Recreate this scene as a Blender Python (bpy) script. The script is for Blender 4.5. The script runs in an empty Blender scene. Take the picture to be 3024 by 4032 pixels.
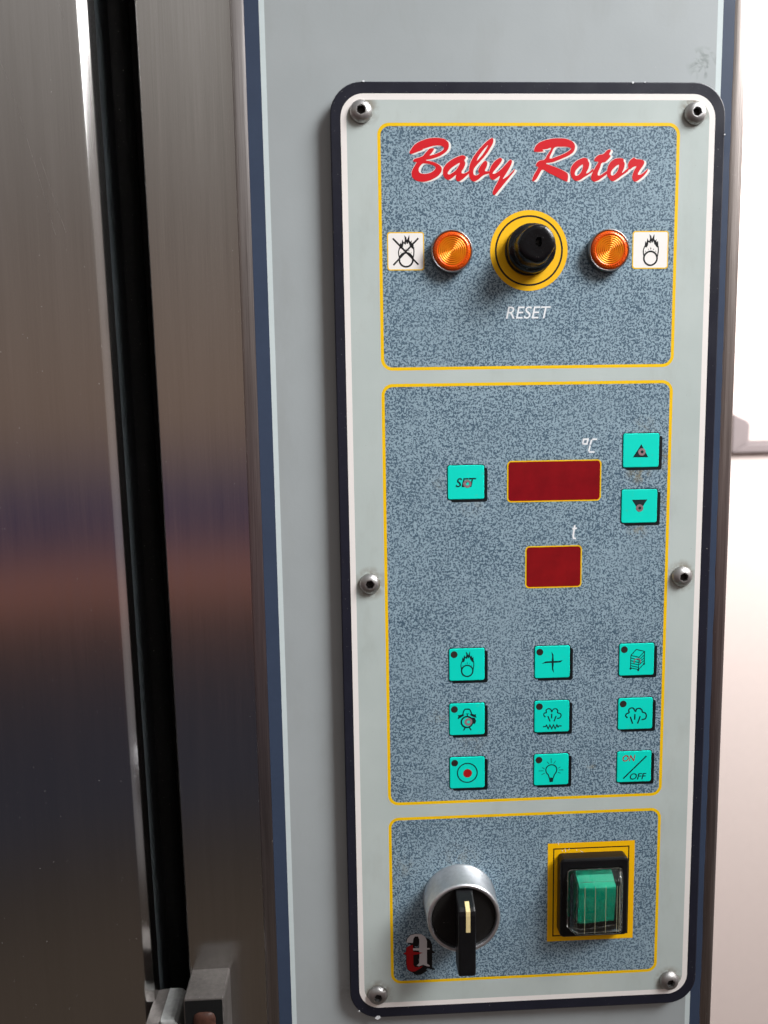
import bpy, bmesh, math, random
from mathutils import Vector, Matrix
from mathutils.geometry import tessellate_polygon

random.seed(7)
S = bpy.context.scene
COL = S.collection
PI = math.pi

# ------------------------------------------------------------------ camera
# Panel frame: x right, y up, h out of the control plate (mm, h = 0 on the plate face)
# world = (x, -h, y) / 1000
CAM_X, CAM_Y, CAM_H = -69.64, 63.94, 299.68
RX, RY, RZ = math.radians(-6.79777), math.radians(-2.62822), math.radians(-1.23609)
rot = Matrix.Rotation(RZ, 3, 'Z') @ Matrix.Rotation(RX, 3, 'X') @ Matrix.Rotation(RY, 3, 'Y')
to_world = Matrix(((1, 0, 0), (0, 0, -1), (0, 1, 0)))
cam_d = bpy.data.cameras.new('camera')
cam = bpy.data.objects.new('camera', cam_d)
COL.objects.link(cam)
cam.matrix_world = Matrix.Translation((CAM_X / 1000, -CAM_H / 1000, CAM_Y / 1000)) @ (to_world @ rot).to_4x4()
cam_d.sensor_fit = 'VERTICAL'
cam_d.sensor_height = 36.0
cam_d.lens = 3050.44 / 4032 * 36.0
cam_d.clip_start = 0.01
cam_d.clip_end = 50
cam_d.dof.use_dof = True
cam_d.dof.focus_distance = 0.312
cam_d.dof.aperture_fstop = 12.0
S.camera = cam

# ------------------------------------------------------------------ world and lamps
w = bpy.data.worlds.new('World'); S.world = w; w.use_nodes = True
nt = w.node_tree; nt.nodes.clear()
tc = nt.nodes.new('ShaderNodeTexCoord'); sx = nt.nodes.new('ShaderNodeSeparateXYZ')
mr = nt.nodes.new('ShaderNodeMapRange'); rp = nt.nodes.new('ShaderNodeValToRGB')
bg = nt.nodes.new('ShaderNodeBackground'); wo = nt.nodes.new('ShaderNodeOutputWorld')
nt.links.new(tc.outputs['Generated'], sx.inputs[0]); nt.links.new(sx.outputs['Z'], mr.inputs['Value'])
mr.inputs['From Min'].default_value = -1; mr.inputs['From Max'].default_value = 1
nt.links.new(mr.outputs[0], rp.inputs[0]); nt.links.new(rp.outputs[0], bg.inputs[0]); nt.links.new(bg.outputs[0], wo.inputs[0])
el = rp.color_ramp.elements            # colour bands painted by elevation to give the steel its reflections; no room built
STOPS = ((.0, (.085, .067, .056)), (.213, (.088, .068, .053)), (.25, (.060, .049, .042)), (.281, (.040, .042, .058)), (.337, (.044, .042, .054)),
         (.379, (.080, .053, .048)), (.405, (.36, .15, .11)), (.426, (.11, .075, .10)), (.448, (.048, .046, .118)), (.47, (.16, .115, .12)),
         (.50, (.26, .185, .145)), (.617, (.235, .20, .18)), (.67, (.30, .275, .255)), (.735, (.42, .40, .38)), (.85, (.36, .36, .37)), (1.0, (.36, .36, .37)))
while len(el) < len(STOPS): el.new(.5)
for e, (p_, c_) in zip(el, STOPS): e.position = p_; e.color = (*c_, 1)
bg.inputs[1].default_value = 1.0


def area_lamp(name, loc, target, sx_, sy_, power, col, spread=180):
    d = bpy.data.lights.new(name, 'AREA'); d.shape = 'RECTANGLE'; d.size = sx_; d.size_y = sy_
    d.energy = power; d.color = col; d.spread = math.radians(spread)
    o = bpy.data.objects.new(name, d); COL.objects.link(o)
    o.location = loc
    o.rotation_euler = (Vector(target) - Vector(loc)).to_track_quat('-Z', 'Y').to_euler()
    return o


# daylight falling in from the upper right, in front of the oven
area_lamp('window_daylight', (.60, -.42, .74), (0, 0, .12), .44, .55, 1.9, (.97, .985, 1.0), 44)
# daylight on the bright wall behind
area_lamp('wall_daylight', (1.35, .35, 1.15), (.75, 1.2, .25), .8, .8, 88, (1.0, .97, .95))
# added lamp standing in for light off the bright walls on the right
area_lamp('wall_bounce_fill', (1.25, -.25, -.15), (0, 0, -.05), .7, 1.5, .7, (1.0, .96, .95))

S.view_settings.view_transform = 'Standard'
S.view_settings.look = 'None'
S.view_settings.exposure = 0.0
S.view_settings.gamma = 1.0

# ------------------------------------------------------------------ materials
def srgb(r, g, b):
    f = lambda v: (v / 255 / 12.92) if v <= 10 else ((v / 255 + .055) / 1.055) ** 2.4
    return (f(r), f(g), f(b), 1)


class N:
    """small node helper"""
    def __init__(self, name):
        self.m = bpy.data.materials.new(name); self.m.use_nodes = True
        self.t = self.m.node_tree; self.b = self.t.nodes['Principled BSDF']
        self.tc = None

    def n(self, kind, **kw):
        x = self.t.nodes.new('ShaderNode' + kind)
        for k, v in kw.items(): setattr(x, k, v)
        return x

    def l(self, a, b): self.t.links.new(a, b)

    def coord(self, scale=(1, 1, 1), loc=(0, 0, 0)):
        if self.tc is None: self.tc = self.n('TexCoord')
        g = self.n('NewGeometry')          # world position: the pieces stand still
        mp = self.n('Mapping'); mp.inputs['Scale'].default_value = scale; mp.inputs['Location'].default_value = loc
        self.l(g.outputs['Position'], mp.inputs[0])
        return mp.outputs[0]

    def noise(self, scale, detail=2, rough=.5, vec=None, dist=0):
        x = self.n('TexNoise'); x.inputs['Scale'].default_value = scale; x.inputs['Detail'].default_value = detail
        x.inputs['Roughness'].default_value = rough; x.inputs['Distortion'].default_value = dist
        self.l(vec if vec else self.coord(), x.inputs['Vector'])
        return x.outputs['Fac']

    def ramp(self, fac, *stops):
        x = self.n('ValToRGB'); e = x.color_ramp.elements
        while len(e) < len(stops): e.new(.5)
        for i, (p, c) in enumerate(stops):
            e[i].position = p; e[i].color = c if isinstance(c, tuple) else (c, c, c, 1)
        self.l(fac, x.inputs[0]); return x.outputs[0]

    def mix(self, fac, a, b, mode='MIX'):
        x = self.n('Mix'); x.data_type = 'RGBA'; x.blend_type = mode
        for s, v in ((0, fac), (6, a), (7, b)):
            if hasattr(v, 'links') or hasattr(v, 'is_linked'): self.l(v, x.inputs[s])
            else: x.inputs[s].default_value = v
        return x.outputs[2]

    def math(self, op, a, b=0.0):
        x = self.n('Math', operation=op)
        for i, v in enumerate((a, b)):
            if hasattr(v, 'is_linked'): self.l(v, x.inputs[i])
            else: x.inputs[i].default_value = v
        return x.outputs[0]

    def bump(self, h, strength, dist):
        x = self.n('Bump'); x.inputs['Strength'].default_value = strength; x.inputs['Distance'].default_value = dist
        self.l(h, x.inputs['Height']); self.l(x.outputs[0], self.b.inputs['Normal']); return x

    def set(self, **kw):
        for k, v in kw.items():
            i = self.b.inputs[k.replace('_', ' ')]
            if hasattr(v, 'is_linked'): self.l(v, i)
            else: i.default_value = v
        return self


MAT = {}


def plain(name, col, rough=.5, metal=0, var=.06, spec=.3, dust=0.0, bump=0.0, bscale=900):
    k = N(name)
    n1 = k.noise(60, 4, .6); n2 = k.noise(520, 3, .6)
    mixn = k.math('ADD', k.math('MULTIPLY', n1, .6), k.math('MULTIPLY', n2, .4))
    lo = tuple(c * (1 - var) for c in col[:3]) + (1,); hi = tuple(min(1, c * (1 + var)) for c in col[:3]) + (1,)
    c = k.ramp(mixn, (.35, lo), (.65, hi))
    if dust:
        c = k.mix(k.math('MULTIPLY', k.ramp(k.noise(1500, 2, .6), (.72, 0.0), (.78, 1.0)), dust), c, (.55, .53, .5, 1))
    k.set(Base_Color=c, Metallic=metal, Specular_IOR_Level=spec)
    k.set(Roughness=k.ramp(k.noise(90, 4, .65), (.3, max(.02, rough - .06)), (.7, min(1, rough + .08))))
    if bump: k.bump(k.noise(bscale, 3, .6), bump, .0004)
    MAT[name] = k.m
    return k.m


def spot(k, x, y, r, soft=.5):
    """mask round a panel position in mm"""
    g = k.n('NewGeometry'); d = k.n('VectorMath', operation='DISTANCE')
    k.l(g.outputs['Position'], d.inputs[0]); d.inputs[1].default_value = (x / 1000, 0, y / 1000)
    m = k.n('MapRange'); m.inputs['From Min'].default_value = r / 1000; m.inputs['From Max'].default_value = r * soft / 1000
    m.inputs['To Min'].default_value = 0; m.inputs['To Max'].default_value = 1
    k.l(d.outputs['Value'], m.inputs['Value']); return m.outputs[0]


# speckled print
k = N('speckled_print')
n1 = k.noise(1250, 1.5, .55, dist=.4); n2 = k.noise(2100, 1.0, .5)
big = k.noise(45, 3, .6)
v = k.math('ADD', k.math('ADD', k.math('MULTIPLY', n1, .62), k.math('MULTIPLY', n2, .38)), k.math('MULTIPLY', k.math('SUBTRACT', big, .5), .10))
c = k.ramp(v, (.45, srgb(70, 93, 110)), (.54, srgb(149, 171, 183)))
st = None
for (x_, y_, r_, a_) in ((44, 41.5, 6, 1.0), (53.2, 47, 6, .75), (44, 19, 5, .8), (52.5, 28, 4.5, .5), (-22, 30, 6, .35), (-35, 38, 4, .3), (46, 59, 6, .4), (-36, -57, 5, .4), (-22, -66, 7, .3), (27, -79, 2.4, .7), (-50, -120, 6, .35), (-27.5, -118.5, 10, .3)):
    s_ = k.math('MULTIPLY', spot(k, x_, y_, r_, .2), a_)
    st = s_ if st is None else k.math('MAXIMUM', st, s_)
stain = k.math('MULTIPLY', st, k.ramp(k.noise(330, 4, .7), (.45, 0.0), (.56, 1.0)))
c = k.mix(k.math('MULTIPLY', k.ramp(k.noise(38, 5, .65), (.5, 0.0), (.75, 1.0)), .3), c, srgb(126, 146, 158))
c = k.mix(k.math('MULTIPLY', stain, .75), c, srgb(128, 118, 88))
k.set(Base_Color=c, Roughness=k.ramp(k.noise(30, 5, .65), (.3, .40), (.7, .60)), Specular_IOR_Level=.28)
k.bump(k.noise(1300, 2, .6), .12, .0002)
MAT['speckle'] = k.m

# pale plate print with faint grime round the screws
k = N('plate_print')
c = k.ramp(k.noise(25, 4, .6), (.35, srgb(181, 191, 187)), (.65, srgb(190, 199, 195)))
g = None
for x_ in (-62.4, 62.4):
    for y_ in (176.6, -.4, -176.7):
        s_ = spot(k, x_, y_, 7.2, .45); g = s_ if g is None else k.math('MAXIMUM', g, s_)
gr = k.math('MULTIPLY', g, k.ramp(k.noise(260, 4, .65), (.36, .0), (.6, .9)))
c = k.mix(gr, c, srgb(120, 104, 84))
speck = k.math('MULTIPLY', k.ramp(k.noise(1100, 2, .6), (.755, 0.0), (.78, 1.0)), .6)
c = k.mix(speck, c, srgb(90, 84, 78))
c = k.mix(k.math('MULTIPLY', k.ramp(k.noise(1, 5, .7, vec=k.coord((60, 60, 22))), (.54, 0.0), (.72, 1.0)), .14), c, srgb(140, 134, 118))
k.set(Base_Color=c, Roughness=k.ramp(k.noise(35, 5, .65), (.3, .42), (.7, .58)), Specular_IOR_Level=.3)
k.bump(k.noise(1100, 2, .6), .08, .0002)
MAT['plate'] = k.m

# grey cabinet film with stain and dust
k = N('cabinet_film')
c = k.ramp(k.noise(18, 4, .6), (.35, srgb(161, 167, 168)), (.65, srgb(167, 173, 174)))
s1 = k.math('MULTIPLY', spot(k, 67, 195, 8.5, .7), k.ramp(k.noise(190, 3, .6, dist=.6), (.50, .0), (.60, .6)))
c = k.mix(s1, c, srgb(112, 122, 116))
s2 = k.math('MULTIPLY', spot(k, -73, -178, 9, .3), k.ramp(k.noise(210, 4, .7), (.42, .0), (.62, .6)))
c = k.mix(s2, c, srgb(92, 76, 62))
c = k.mix(k.math('MULTIPLY', k.ramp(k.noise(1, 5, .7, vec=k.coord((38, 38, 11))), (.52, 0.0), (.72, 1.0)), .16), c, srgb(128, 126, 116))
c = k.mix(k.math('MULTIPLY', k.ramp(k.noise(1200, 2, .6), (.752, 0.0), (.79, 1.0)), .6), c, srgb(225, 225, 220))
k.set(Base_Color=c, Roughness=k.ramp(k.noise(40, 4, .6), (.3, .40), (.7, .50)), Specular_IOR_Level=.42)
k.bump(k.noise(900, 2, .6), .10, .0002)
MAT['film'] = k.m

# brushed stainless steel, brushed along the vertical
def steel(name, col, rough, aniso=.75, dark=.0, streak=.16, scr=.5):
    k = N(name)
    fine = k.noise(1, 5, .7, vec=k.coord((2600, 2600, 26)))
    broad = k.noise(1, 4, .6, vec=k.coord((220, 220, 7)))
    v = k.math('ADD', k.math('MULTIPLY', fine, .55), k.math('MULTIPLY', broad, .45))
    lo = tuple(x * (1 - streak) for x in col) + (1,); hi = tuple(min(1, x * (1 + streak)) for x in col) + (1,)
    c = k.ramp(v, (.35, lo), (.65, hi))
    dust = k.ramp(k.noise(1100, 2, .6), (.765, 0.0), (.79, 1.0))
    c = k.mix(k.math('MULTIPLY', dust, scr), c, (.8, .78, .75, 1))
    k.set(Base_Color=c, Metallic=k.math('SUBTRACT', 1.0, k.math('MULTIPLY', dust, .6)), Anisotropic=aniso)
    k.set(Roughness=k.ramp(v, (.3, rough * .85), (.7, rough * 1.2)))
    tg = k.n('Tangent'); tg.direction_type = 'RADIAL'; tg.axis = 'Z'
    k.l(tg.outputs[0], k.b.inputs['Tangent'])
    k.bump(fine, .10, .00012)
    MAT[name] = k.m


steel('door_steel', (.50, .485, .475), .20, .8, streak=.05)
steel('jamb_steel', (.53, .515, .50), .20, .8, streak=.07)
steel('trim_steel', (.38, .355, .35), .34, aniso=.4, streak=.3)
steel('edge_steel', (.34, .30, .28), .40, aniso=.4, streak=.4, scr=.8)

plain('black_plate', srgb(32, 33, 44), .36, dust=.5, var=.12)
plain('white_print', srgb(240, 234, 229), .45, var=.02)
plain('yellow_print', srgb(244, 196, 0), .45, var=.04)
plain('amber_yellow', srgb(255, 192, 0), .5, var=.04)
plain('black_print', srgb(16, 15, 17), .45, var=.1)
plain('sticker_white', srgb(243, 238, 233), .5, var=.015)
plain('red_print', srgb(210, 14, 28), .45, var=.04)
plain('dark_red_print', srgb(170, 20, 26), .45, var=.05)
plain('pale_print', srgb(236, 238, 240), .5, var=.03)
plain('logo_grey', srgb(205, 203, 205), .5, var=.03)
plain('dark_blue_stripe', srgb(57, 69, 90), .42, var=.05)
plain('pale_stripe', srgb(205, 216, 216), .45, var=.03)
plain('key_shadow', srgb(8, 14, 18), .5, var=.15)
plain('key_ink', srgb(8, 40, 42), .5, var=.1)
plain('key_ink_fine', srgb(10, 95, 88), .5, var=.1)
plain('key_worn', srgb(140, 112, 116), .6, var=.25)
plain('led_dark', srgb(50, 42, 38), .35, var=.3)
plain('screw_steel', (.42, .41, .40, 1), .44, metal=1, var=.18, dust=.2, bump=.1)
plain('socket_dark', srgb(20, 14, 12), .6, var=.3)
plain('bezel_chrome', (.30, .28, .27, 1), .3, metal=1, var=.2)
plain('satin_aluminium', (.72, .73, .75, 1), .40, metal=1, var=.12, dust=.5, bump=.15, bscale=500)
plain('black_plastic', srgb(17, 17, 19), .33, var=.2, dust=.12)
plain('scuffed_plastic', srgb(12, 12, 15), .2, var=.3, dust=.2, bump=.35, bscale=420)
plain('dusty_black', srgb(20, 18, 17), .55, var=.25, dust=.5)
plain('tick_cream', srgb(226, 205, 150), .5, var=.12)
plain('gasket_black', srgb(30, 32, 32), .5, var=.2, dust=.9)
plain('door_return', srgb(54, 58, 60), .45, var=.15, dust=.6)
plain('dark_cavity_and_shade', srgb(8, 8, 8), .9, var=.2)
plain('scratch', (.5, .48, .45, 1), .4, metal=.8, var=.6)
plain('cast_zinc', (.33, .335, .325, 1), .45, metal=.25, var=.2, dust=.4, bump=.4, bscale=600)
plain('worn_steel', (.13, .118, .11, 1), .45, metal=.35, var=.25, dust=.4, bump=.3)
plain('rusty_brown', srgb(74, 46, 36), .5, var=.4, bump=.4)
plain('wall_paint', srgb(233, 220, 215), .8, var=.015)
plain('frame_paint', srgb(140, 131, 132), .45, var=.02)
plain('green_lens', srgb(0, 172, 136), .3, var=.08)
plain('pale_wire', srgb(172, 168, 138), .5, var=.1)

# teal key film, slightly grubby at the rims
k = N('teal_key')
c = k.ramp(k.noise(40, 3, .6), (.35, srgb(0, 216, 194)), (.65, srgb(0, 225, 203)))
c = k.mix(k.math('MULTIPLY', k.ramp(k.noise(420, 4, .7), (.62, 0.0), (.72, 1.0)), .25), c, srgb(120, 150, 110))
k.set(Base_Color=c, Roughness=.5, Specular_IOR_Level=.22)
MAT['teal'] = k.m

# dark red display windows
k = N('display_red')
c = k.ramp(k.noise(120, 4, .6), (.35, srgb(126, 14, 20)), (.65, srgb(140, 16, 22)))
c = k.mix(k.math('MULTIPLY', k.ramp(k.noise(900, 2, .6), (.75, 0.0), (.79, 1.0)), .5), c, srgb(190, 120, 110))
k.set(Base_Color=c, Roughness=.14, Specular_IOR_Level=.5)
MAT['display'] = k.m

# amber lens: opaque coloured plastic, partly metallic
k = N('amber_lens')
k.set(Base_Color=k.ramp(k.noise(300, 3, .6), (.35, srgb(255, 132, 0)), (.65, srgb(255, 150, 0))), Roughness=.24, Metallic=.6, Coat_Weight=.35, Coat_Roughness=.1)
MAT['amber'] = k.m
k = N('amber_deep'); k.set(Base_Color=k.ramp(k.noise(300, 3, .6), (.35, srgb(234, 82, 0)), (.65, srgb(244, 98, 0))), Roughness=.22, Metallic=.3, Coat_Weight=.3); MAT['amber_deep'] = k.m

# clear rubber hood
k = N('clear_hood')
k.set(Base_Color=(.93, .95, .93, 1), Roughness=.09, IOR=1.28, Transmission_Weight=.998)
k.set(Roughness=k.ramp(k.noise(300, 4, .7), (.4, .04), (.7, .25)))
k.bump(k.noise(240, 3, .6), .25, .0005)
MAT['hood'] = k.m

k = N('pale_edge_highlight')  # see-through pale film for the highlights painted on the hood edges
k.set(Base_Color=k.ramp(k.noise(260, 4, .7), (.35, srgb(120, 122, 112)), (.65, srgb(205, 208, 196))), Roughness=.35, Alpha=k.ramp(k.noise(330, 4, .7), (.35, .15), (.7, .7)))
MAT['hood_highlight'] = k.m

# ------------------------------------------------------------------ mesh helpers
ORG = {}


def W(x, y, h): return Vector((x / 1000, -h / 1000, y / 1000))


class MB:
    """collects geometry in panel millimetres"""
    def __init__(self): self.v = []; self.f = []; self.sm = []

    def add(self, vs, fs, smooth=False):
        o = len(self.v); self.v += [tuple(p) for p in vs]
        self.f += [tuple(i + o for i in f) for f in fs]; self.sm += [smooth] * len(fs)

    def sheet(self, outer, h, holes=()):
        """flat polygon with holes facing the viewer"""
        loops = [list(outer)] + [list(x) for x in holes]
        flat = [p for l_ in loops for p in l_]
        tris = tessellate_polygon([[Vector((p[0], p[1], 0)) for p in l_] for l_ in loops])
        fs = []
        for a, b, c_ in tris:
            A, B, C = flat[a], flat[b], flat[c_]
            cr = (B[0] - A[0]) * (C[1] - A[1]) - (B[1] - A[1]) * (C[0] - A[0])
            fs.append((a, b, c_) if cr > 0 else (a, c_, b))
        self.add([(p[0], p[1], h) for p in flat], fs)

    def slab(self, outer, h0, h1, bev=0.0, back=False):
        """outline extruded from h0 to h1 with a small bevel on the front"""
        n = len(outer)
        rings = [(outer, h0)]
        if bev:
            rings.append((outer, h1 - bev))
            rings.append((inset(outer, bev * .3), h1 - bev * .3))
            rings.append((inset(outer, bev), h1))
        else: rings.append((outer, h1))
        vs = [(p[0], p[1], h) for r, h in rings for p in r]
        fs = []
        for k_ in range(len(rings) - 1):
            for i in range(n):
                j = (i + 1) % n
                fs.append((k_ * n + i, k_ * n + j, (k_ + 1) * n + j, (k_ + 1) * n + i))
        self.add(vs, fs)
        self.sheet(rings[-1][0], h1)
        # weld cap to the last ring is not needed: same positions, hard edge

    def lathe(self, cx, cy, prof, seg=48, smooth=True, cap=False):
        vs = []; fs = []; n = len(prof)
        for i in range(seg):
            a = 2 * PI * i / seg
            for r, h in prof: vs.append((cx + r * math.cos(a), cy + r * math.sin(a), h))
        for i in range(seg):
            j = (i + 1) % seg
            for q in range(n - 1):
                if prof[q][0] < 1e-6 and prof[q + 1][0] < 1e-6: continue
                fs.append((i * n + q, j * n + q, j * n + q + 1, i * n + q + 1))
        self.add(vs, fs, smooth)

    def box(self, x0, x1, y0, y1, h0, h1, bev=0.0):
        self.slab(rrect((x0 + x1) / 2, (y0 + y1) / 2, x1 - x0, y1 - y0, 0), h0, h1, bev)

    def ribbon(self, pts, wd, h, closed=False):
        """flat stroke"""
        n = len(pts); L = []; R_ = []
        for i in range(n):
            p = Vector(pts[i])
            a = Vector(pts[(i - 1) % n]) if (closed or i > 0) else None
            b = Vector(pts[(i + 1) % n]) if (closed or i < n - 1) else None
            d1 = (p - a).normalized() if a is not None else None
            d2 = (b - p).normalized() if b is not None else None
            if d1 is None: d1 = d2
            if d2 is None: d2 = d1
            t = d1 + d2
            t = t.normalized() if t.length > 1e-6 else d1
            nn = Vector((-t.y, t.x)); m = wd / 2 / max(.45, nn.dot(Vector((-d1.y, d1.x))))
            L.append(p + nn * m); R_.append(p - nn * m)
        vs = [(p.x, p.y, h) for p in L] + [(p.x, p.y, h) for p in R_]
        fs = []
        for i in range(n if closed else n - 1):
            j = (i + 1) % n
            fs.append((i, n + i, n + j, j))
        self.add(vs, fs)

    def build(self, name, mat, parent=None, origin=None, weld=False):
        if origin is None: origin = ORG[parent.name] if parent else (0, 0, 0)
        o0 = W(*origin)
        me = bpy.data.meshes.new(name)
        me.from_pydata([W(*p) - o0 for p in self.v], [], self.f)
        me.polygons.foreach_set('use_smooth', self.sm)
        me.materials.append(MAT[mat] if isinstance(mat, str) else mat)
        if weld:
            b = bmesh.new(); b.from_mesh(me); bmesh.ops.remove_doubles(b, verts=b.verts, dist=1e-7)
            bmesh.ops.recalc_face_normals(b, faces=b.faces); b.to_mesh(me); b.free()
        me.update()
        ob = bpy.data.objects.new(name, me); COL.objects.link(ob)
        if parent:
            ob.parent = parent; ob.location = o0 - W(*ORG[parent.name])
        else: ob.location = o0
        ORG[ob.name] = origin
        return ob


def rrect(cx, cy, wd, ht, r, seg=8):
    if r <= 0:
        return [(cx - wd / 2, cy - ht / 2), (cx + wd / 2, cy - ht / 2), (cx + wd / 2, cy + ht / 2), (cx - wd / 2, cy + ht / 2)]
    out = []
    for sx_, sy_, a0 in ((1, -1, -PI / 2), (1, 1, 0), (-1, 1, PI / 2), (-1, -1, PI)):
        for i in range(seg + 1):
            a = a0 + PI / 2 * i / seg
            out.append((cx + sx_ * (wd / 2 - r) + r * math.cos(a), cy + sy_ * (ht / 2 - r) + r * math.sin(a)))
    return out


def inset(loop, d):
    """offset a counter-clockwise loop inwards"""
    n = len(loop); out = []
    for i in range(n):
        p = Vector(loop[i]); a = Vector(loop[i - 1]); b = Vector(loop[(i + 1) % n])
        d1 = (p - a).normalized(); d2 = (b - p).normalized(); t = (d1 + d2)
        t = t.normalized() if t.length > 1e-6 else d1
        nn = Vector((-t.y, t.x)); m = d / max(.5, nn.dot(Vector((-d1.y, d1.x))))
        out.append(tuple(p + nn * m))
    return out


def circle(cx, cy, r, seg=32): return [(cx + r * math.cos(2 * PI * i / seg), cy + r * math.sin(2 * PI * i / seg)) for i in range(seg)]


def smooth_loop(pts, sub=4):
    """Catmull-Rom through the points of a closed outline"""
    n = len(pts); out = []
    for i in range(n):
        p0, p1, p2, p3 = (Vector(pts[(i + q) % n]) for q in (-1, 0, 1, 2))
        for s_ in range(sub):
            t = s_ / sub
            out.append(tuple(.5 * ((2 * p1) + (p2 - p0) * t + (2 * p0 - 5 * p1 + 4 * p2 - p3) * t * t + (3 * p1 - p0 - 3 * p2 + p3) * t ** 3)))
    return out


def smooth_open(pts, sub=5):
    n = len(pts); out = []
    for i in range(n - 1):
        p0 = Vector(pts[max(0, i - 1)]); p1 = Vector(pts[i]); p2 = Vector(pts[i + 1]); p3 = Vector(pts[min(n - 1, i + 2)])
        for s_ in range(sub):
            t = s_ / sub
            out.append(tuple(.5 * ((2 * p1) + (p2 - p0) * t + (2 * p0 - 5 * p1 + 4 * p2 - p3) * t * t + (3 * p1 - p0 - 3 * p2 + p3) * t ** 3)))
    out.append(tuple(pts[-1])); return out


def thing(name, label, cat, origin, group=None):
    o = bpy.data.objects.new(name, None); COL.objects.link(o); o.location = W(*origin); o.empty_display_size = .01
    o['label'] = label; o['category'] = cat
    if group: o['group'] = group
    ORG[o.name] = origin
    return o


def tag(o, label, cat, group=None):
    o['label'] = label; o['category'] = cat
    if group: o['group'] = group


def text_mesh(txt, x0, x1, y0, y1, h, shear=.22, wt=.012):
    """lettering fitted into a box in panel mm, as (verts, faces)"""
    cu = bpy.data.curves.new('t', 'FONT'); cu.body = txt; cu.size = 1; cu.resolution_u = 4; cu.shear = shear; cu.offset = wt
    ob = bpy.data.objects.new('t', cu); COL.objects.link(ob)
    bpy.context.view_layer.update()
    me = bpy.data.meshes.new_from_object(ob.evaluated_get(bpy.context.evaluated_depsgraph_get()))
    vs = [v_.co.copy() for v_ in me.vertices]; fs = [tuple(p.vertices) for p in me.polygons]
    bpy.data.objects.remove(ob); bpy.data.curves.remove(cu); bpy.data.meshes.remove(me)
    ax = min(p.x for p in vs); bx = max(p.x for p in vs); ay = min(p.y for p in vs); by = max(p.y for p in vs)
    return [(x0 + (p.x - ax) / (bx - ax) * (x1 - x0), y0 + (p.y - ay) / (by - ay) * (y1 - y0), h) for p in vs], fs


def plate_mm(u, v_):
    """point of the plate's artwork seen at photo position (u, v)"""
    d = rot @ Vector(((u - 1512) / 3050.44, -(v_ - 2016) / 3050.44, -1.0))
    return (CAM_X + d.x / -d.z * CAM_H, CAM_Y + d.y / -d.z * CAM_H)


# ------------------------------------------------------------------ wall behind
ORG['none'] = (0, 0, 0)
m = MB(); m.add([(-1500, -1500, -1180), (2500, -1500, -1180), (2500, 2200, -1180), (-1500, 2200, -1180)], [(0, 1, 2, 3)])
wall = m.build('wall', 'wall_paint'); wall['kind'] = 'structure'

# corner of a white frame on the wall
FX, FY, FA, FB, FC, FD = 670.0, -11.0, 30.0, 16.4, 59.9, 74.3
fr = thing('wall_frame', 'corner of a white frame on the bright wall beside the oven', 'frame', (FX, FY, -1180))
m = MB(); m.slab([(FX, FY), (FX + FA, FY + FB), (FX + FA, FY + FC), (FX, FY + FD)], -1180, -1170, 1.5); m.build('upright', 'frame_paint', fr)
m = MB(); m.slab([(FX, FY - .5), (FX + 420, FY - .5), (FX + 420, FY + FB - .5), (FX + FA, FY + FB - .5)], -1180, -1170, 1.5); m.build('rail', 'frame_paint', fr)
m = MB(); m.box(FX + FA + .5, FX + FA + 6, FY + FB + 7, FY + FC - 4, -1180, -1175); m.box(FX + FA + .5, FX + 420, FY + FB + .2, FY + FB + 6, -1180, -1175)
m.build('inner_bead', 'frame_paint', fr)

# ------------------------------------------------------------------ oven cabinet
HC = -5.0       # cabinet face
TOP, BOT = 420, -420
ov = thing('oven', 'steel oven with grey front, blue and white edge stripes and brushed door', 'oven', (0, BOT, HC))
XL0, XL1, XL2 = -104.6, -99.2, -97.2      # blue | white | grey
XR2, XR1, XR0 = 72.0, 74.1, 78.6
def strip(x0, x1, h, name, mat, t=.4):
    m = MB(); m.slab([(x0, BOT), (x1, BOT), (x1, TOP), (x0, TOP)], h - t, h); return m.build(name, mat, ov)
strip(XL2, XR2, HC, 'front_panel', 'film')
strip(XL0, XL1, HC, 'blue_stripe', 'dark_blue_stripe')
strip(XL1, XL2, HC, 'white_stripe', 'pale_stripe')
strip(XR2, XR1, HC, 'white_stripe', 'pale_stripe')
# right stripe with a ragged cut edge
pts = []
y = BOT
while y < TOP:
    pts.append((XR0 + random.uniform(-.16, .16), y)); y += random.uniform(2, 7)
pts.append((XR0, TOP))
m = MB(); m.slab([(XR1, BOT)] + pts + [(XR1, TOP)], HC - .4, HC); m.build('blue_stripe', 'dark_blue_stripe', ov)

def profile(prof, name, mat, smooth=True, parent=None, origin=None, skew=0):
    """cross-section (x, h) swept along the full height"""
    m = MB(); n = len(prof)
    sk = lambda x, y: x + skew * y * min(1, max(0, (-112 - x) / 26))       # the folded edge leans a little
    vs = [(sk(x, BOT), BOT, h) for x, h in prof] + [(sk(x, TOP), TOP, h) for x, h in prof]
    fs = [(i, i + 1, n + i + 1, n + i) for i in range(n - 1)]
    m.add(vs, fs, smooth)
    return m.build(name, mat, parent or ov)


def arc(cx, ch, r, a0, a1, seg=6): return [(cx + r * math.cos(math.radians(a0 + (a1 - a0) * i / seg)), ch + r * math.sin(math.radians(a0 + (a1 - a0) * i / seg))) for i in range(seg + 1)]

# rolled steel edge on the right, turning back along the side
profile([(78.4, HC - .5)] + [(79.0, HC - .1)] + [(81.4, HC - .15)] + arc(81.7, HC - 3.2, 3.0, 90, 0, 8) + [(84.7, -60), (84.7, -600)], 'edge_trim', 'edge_steel')
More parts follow.
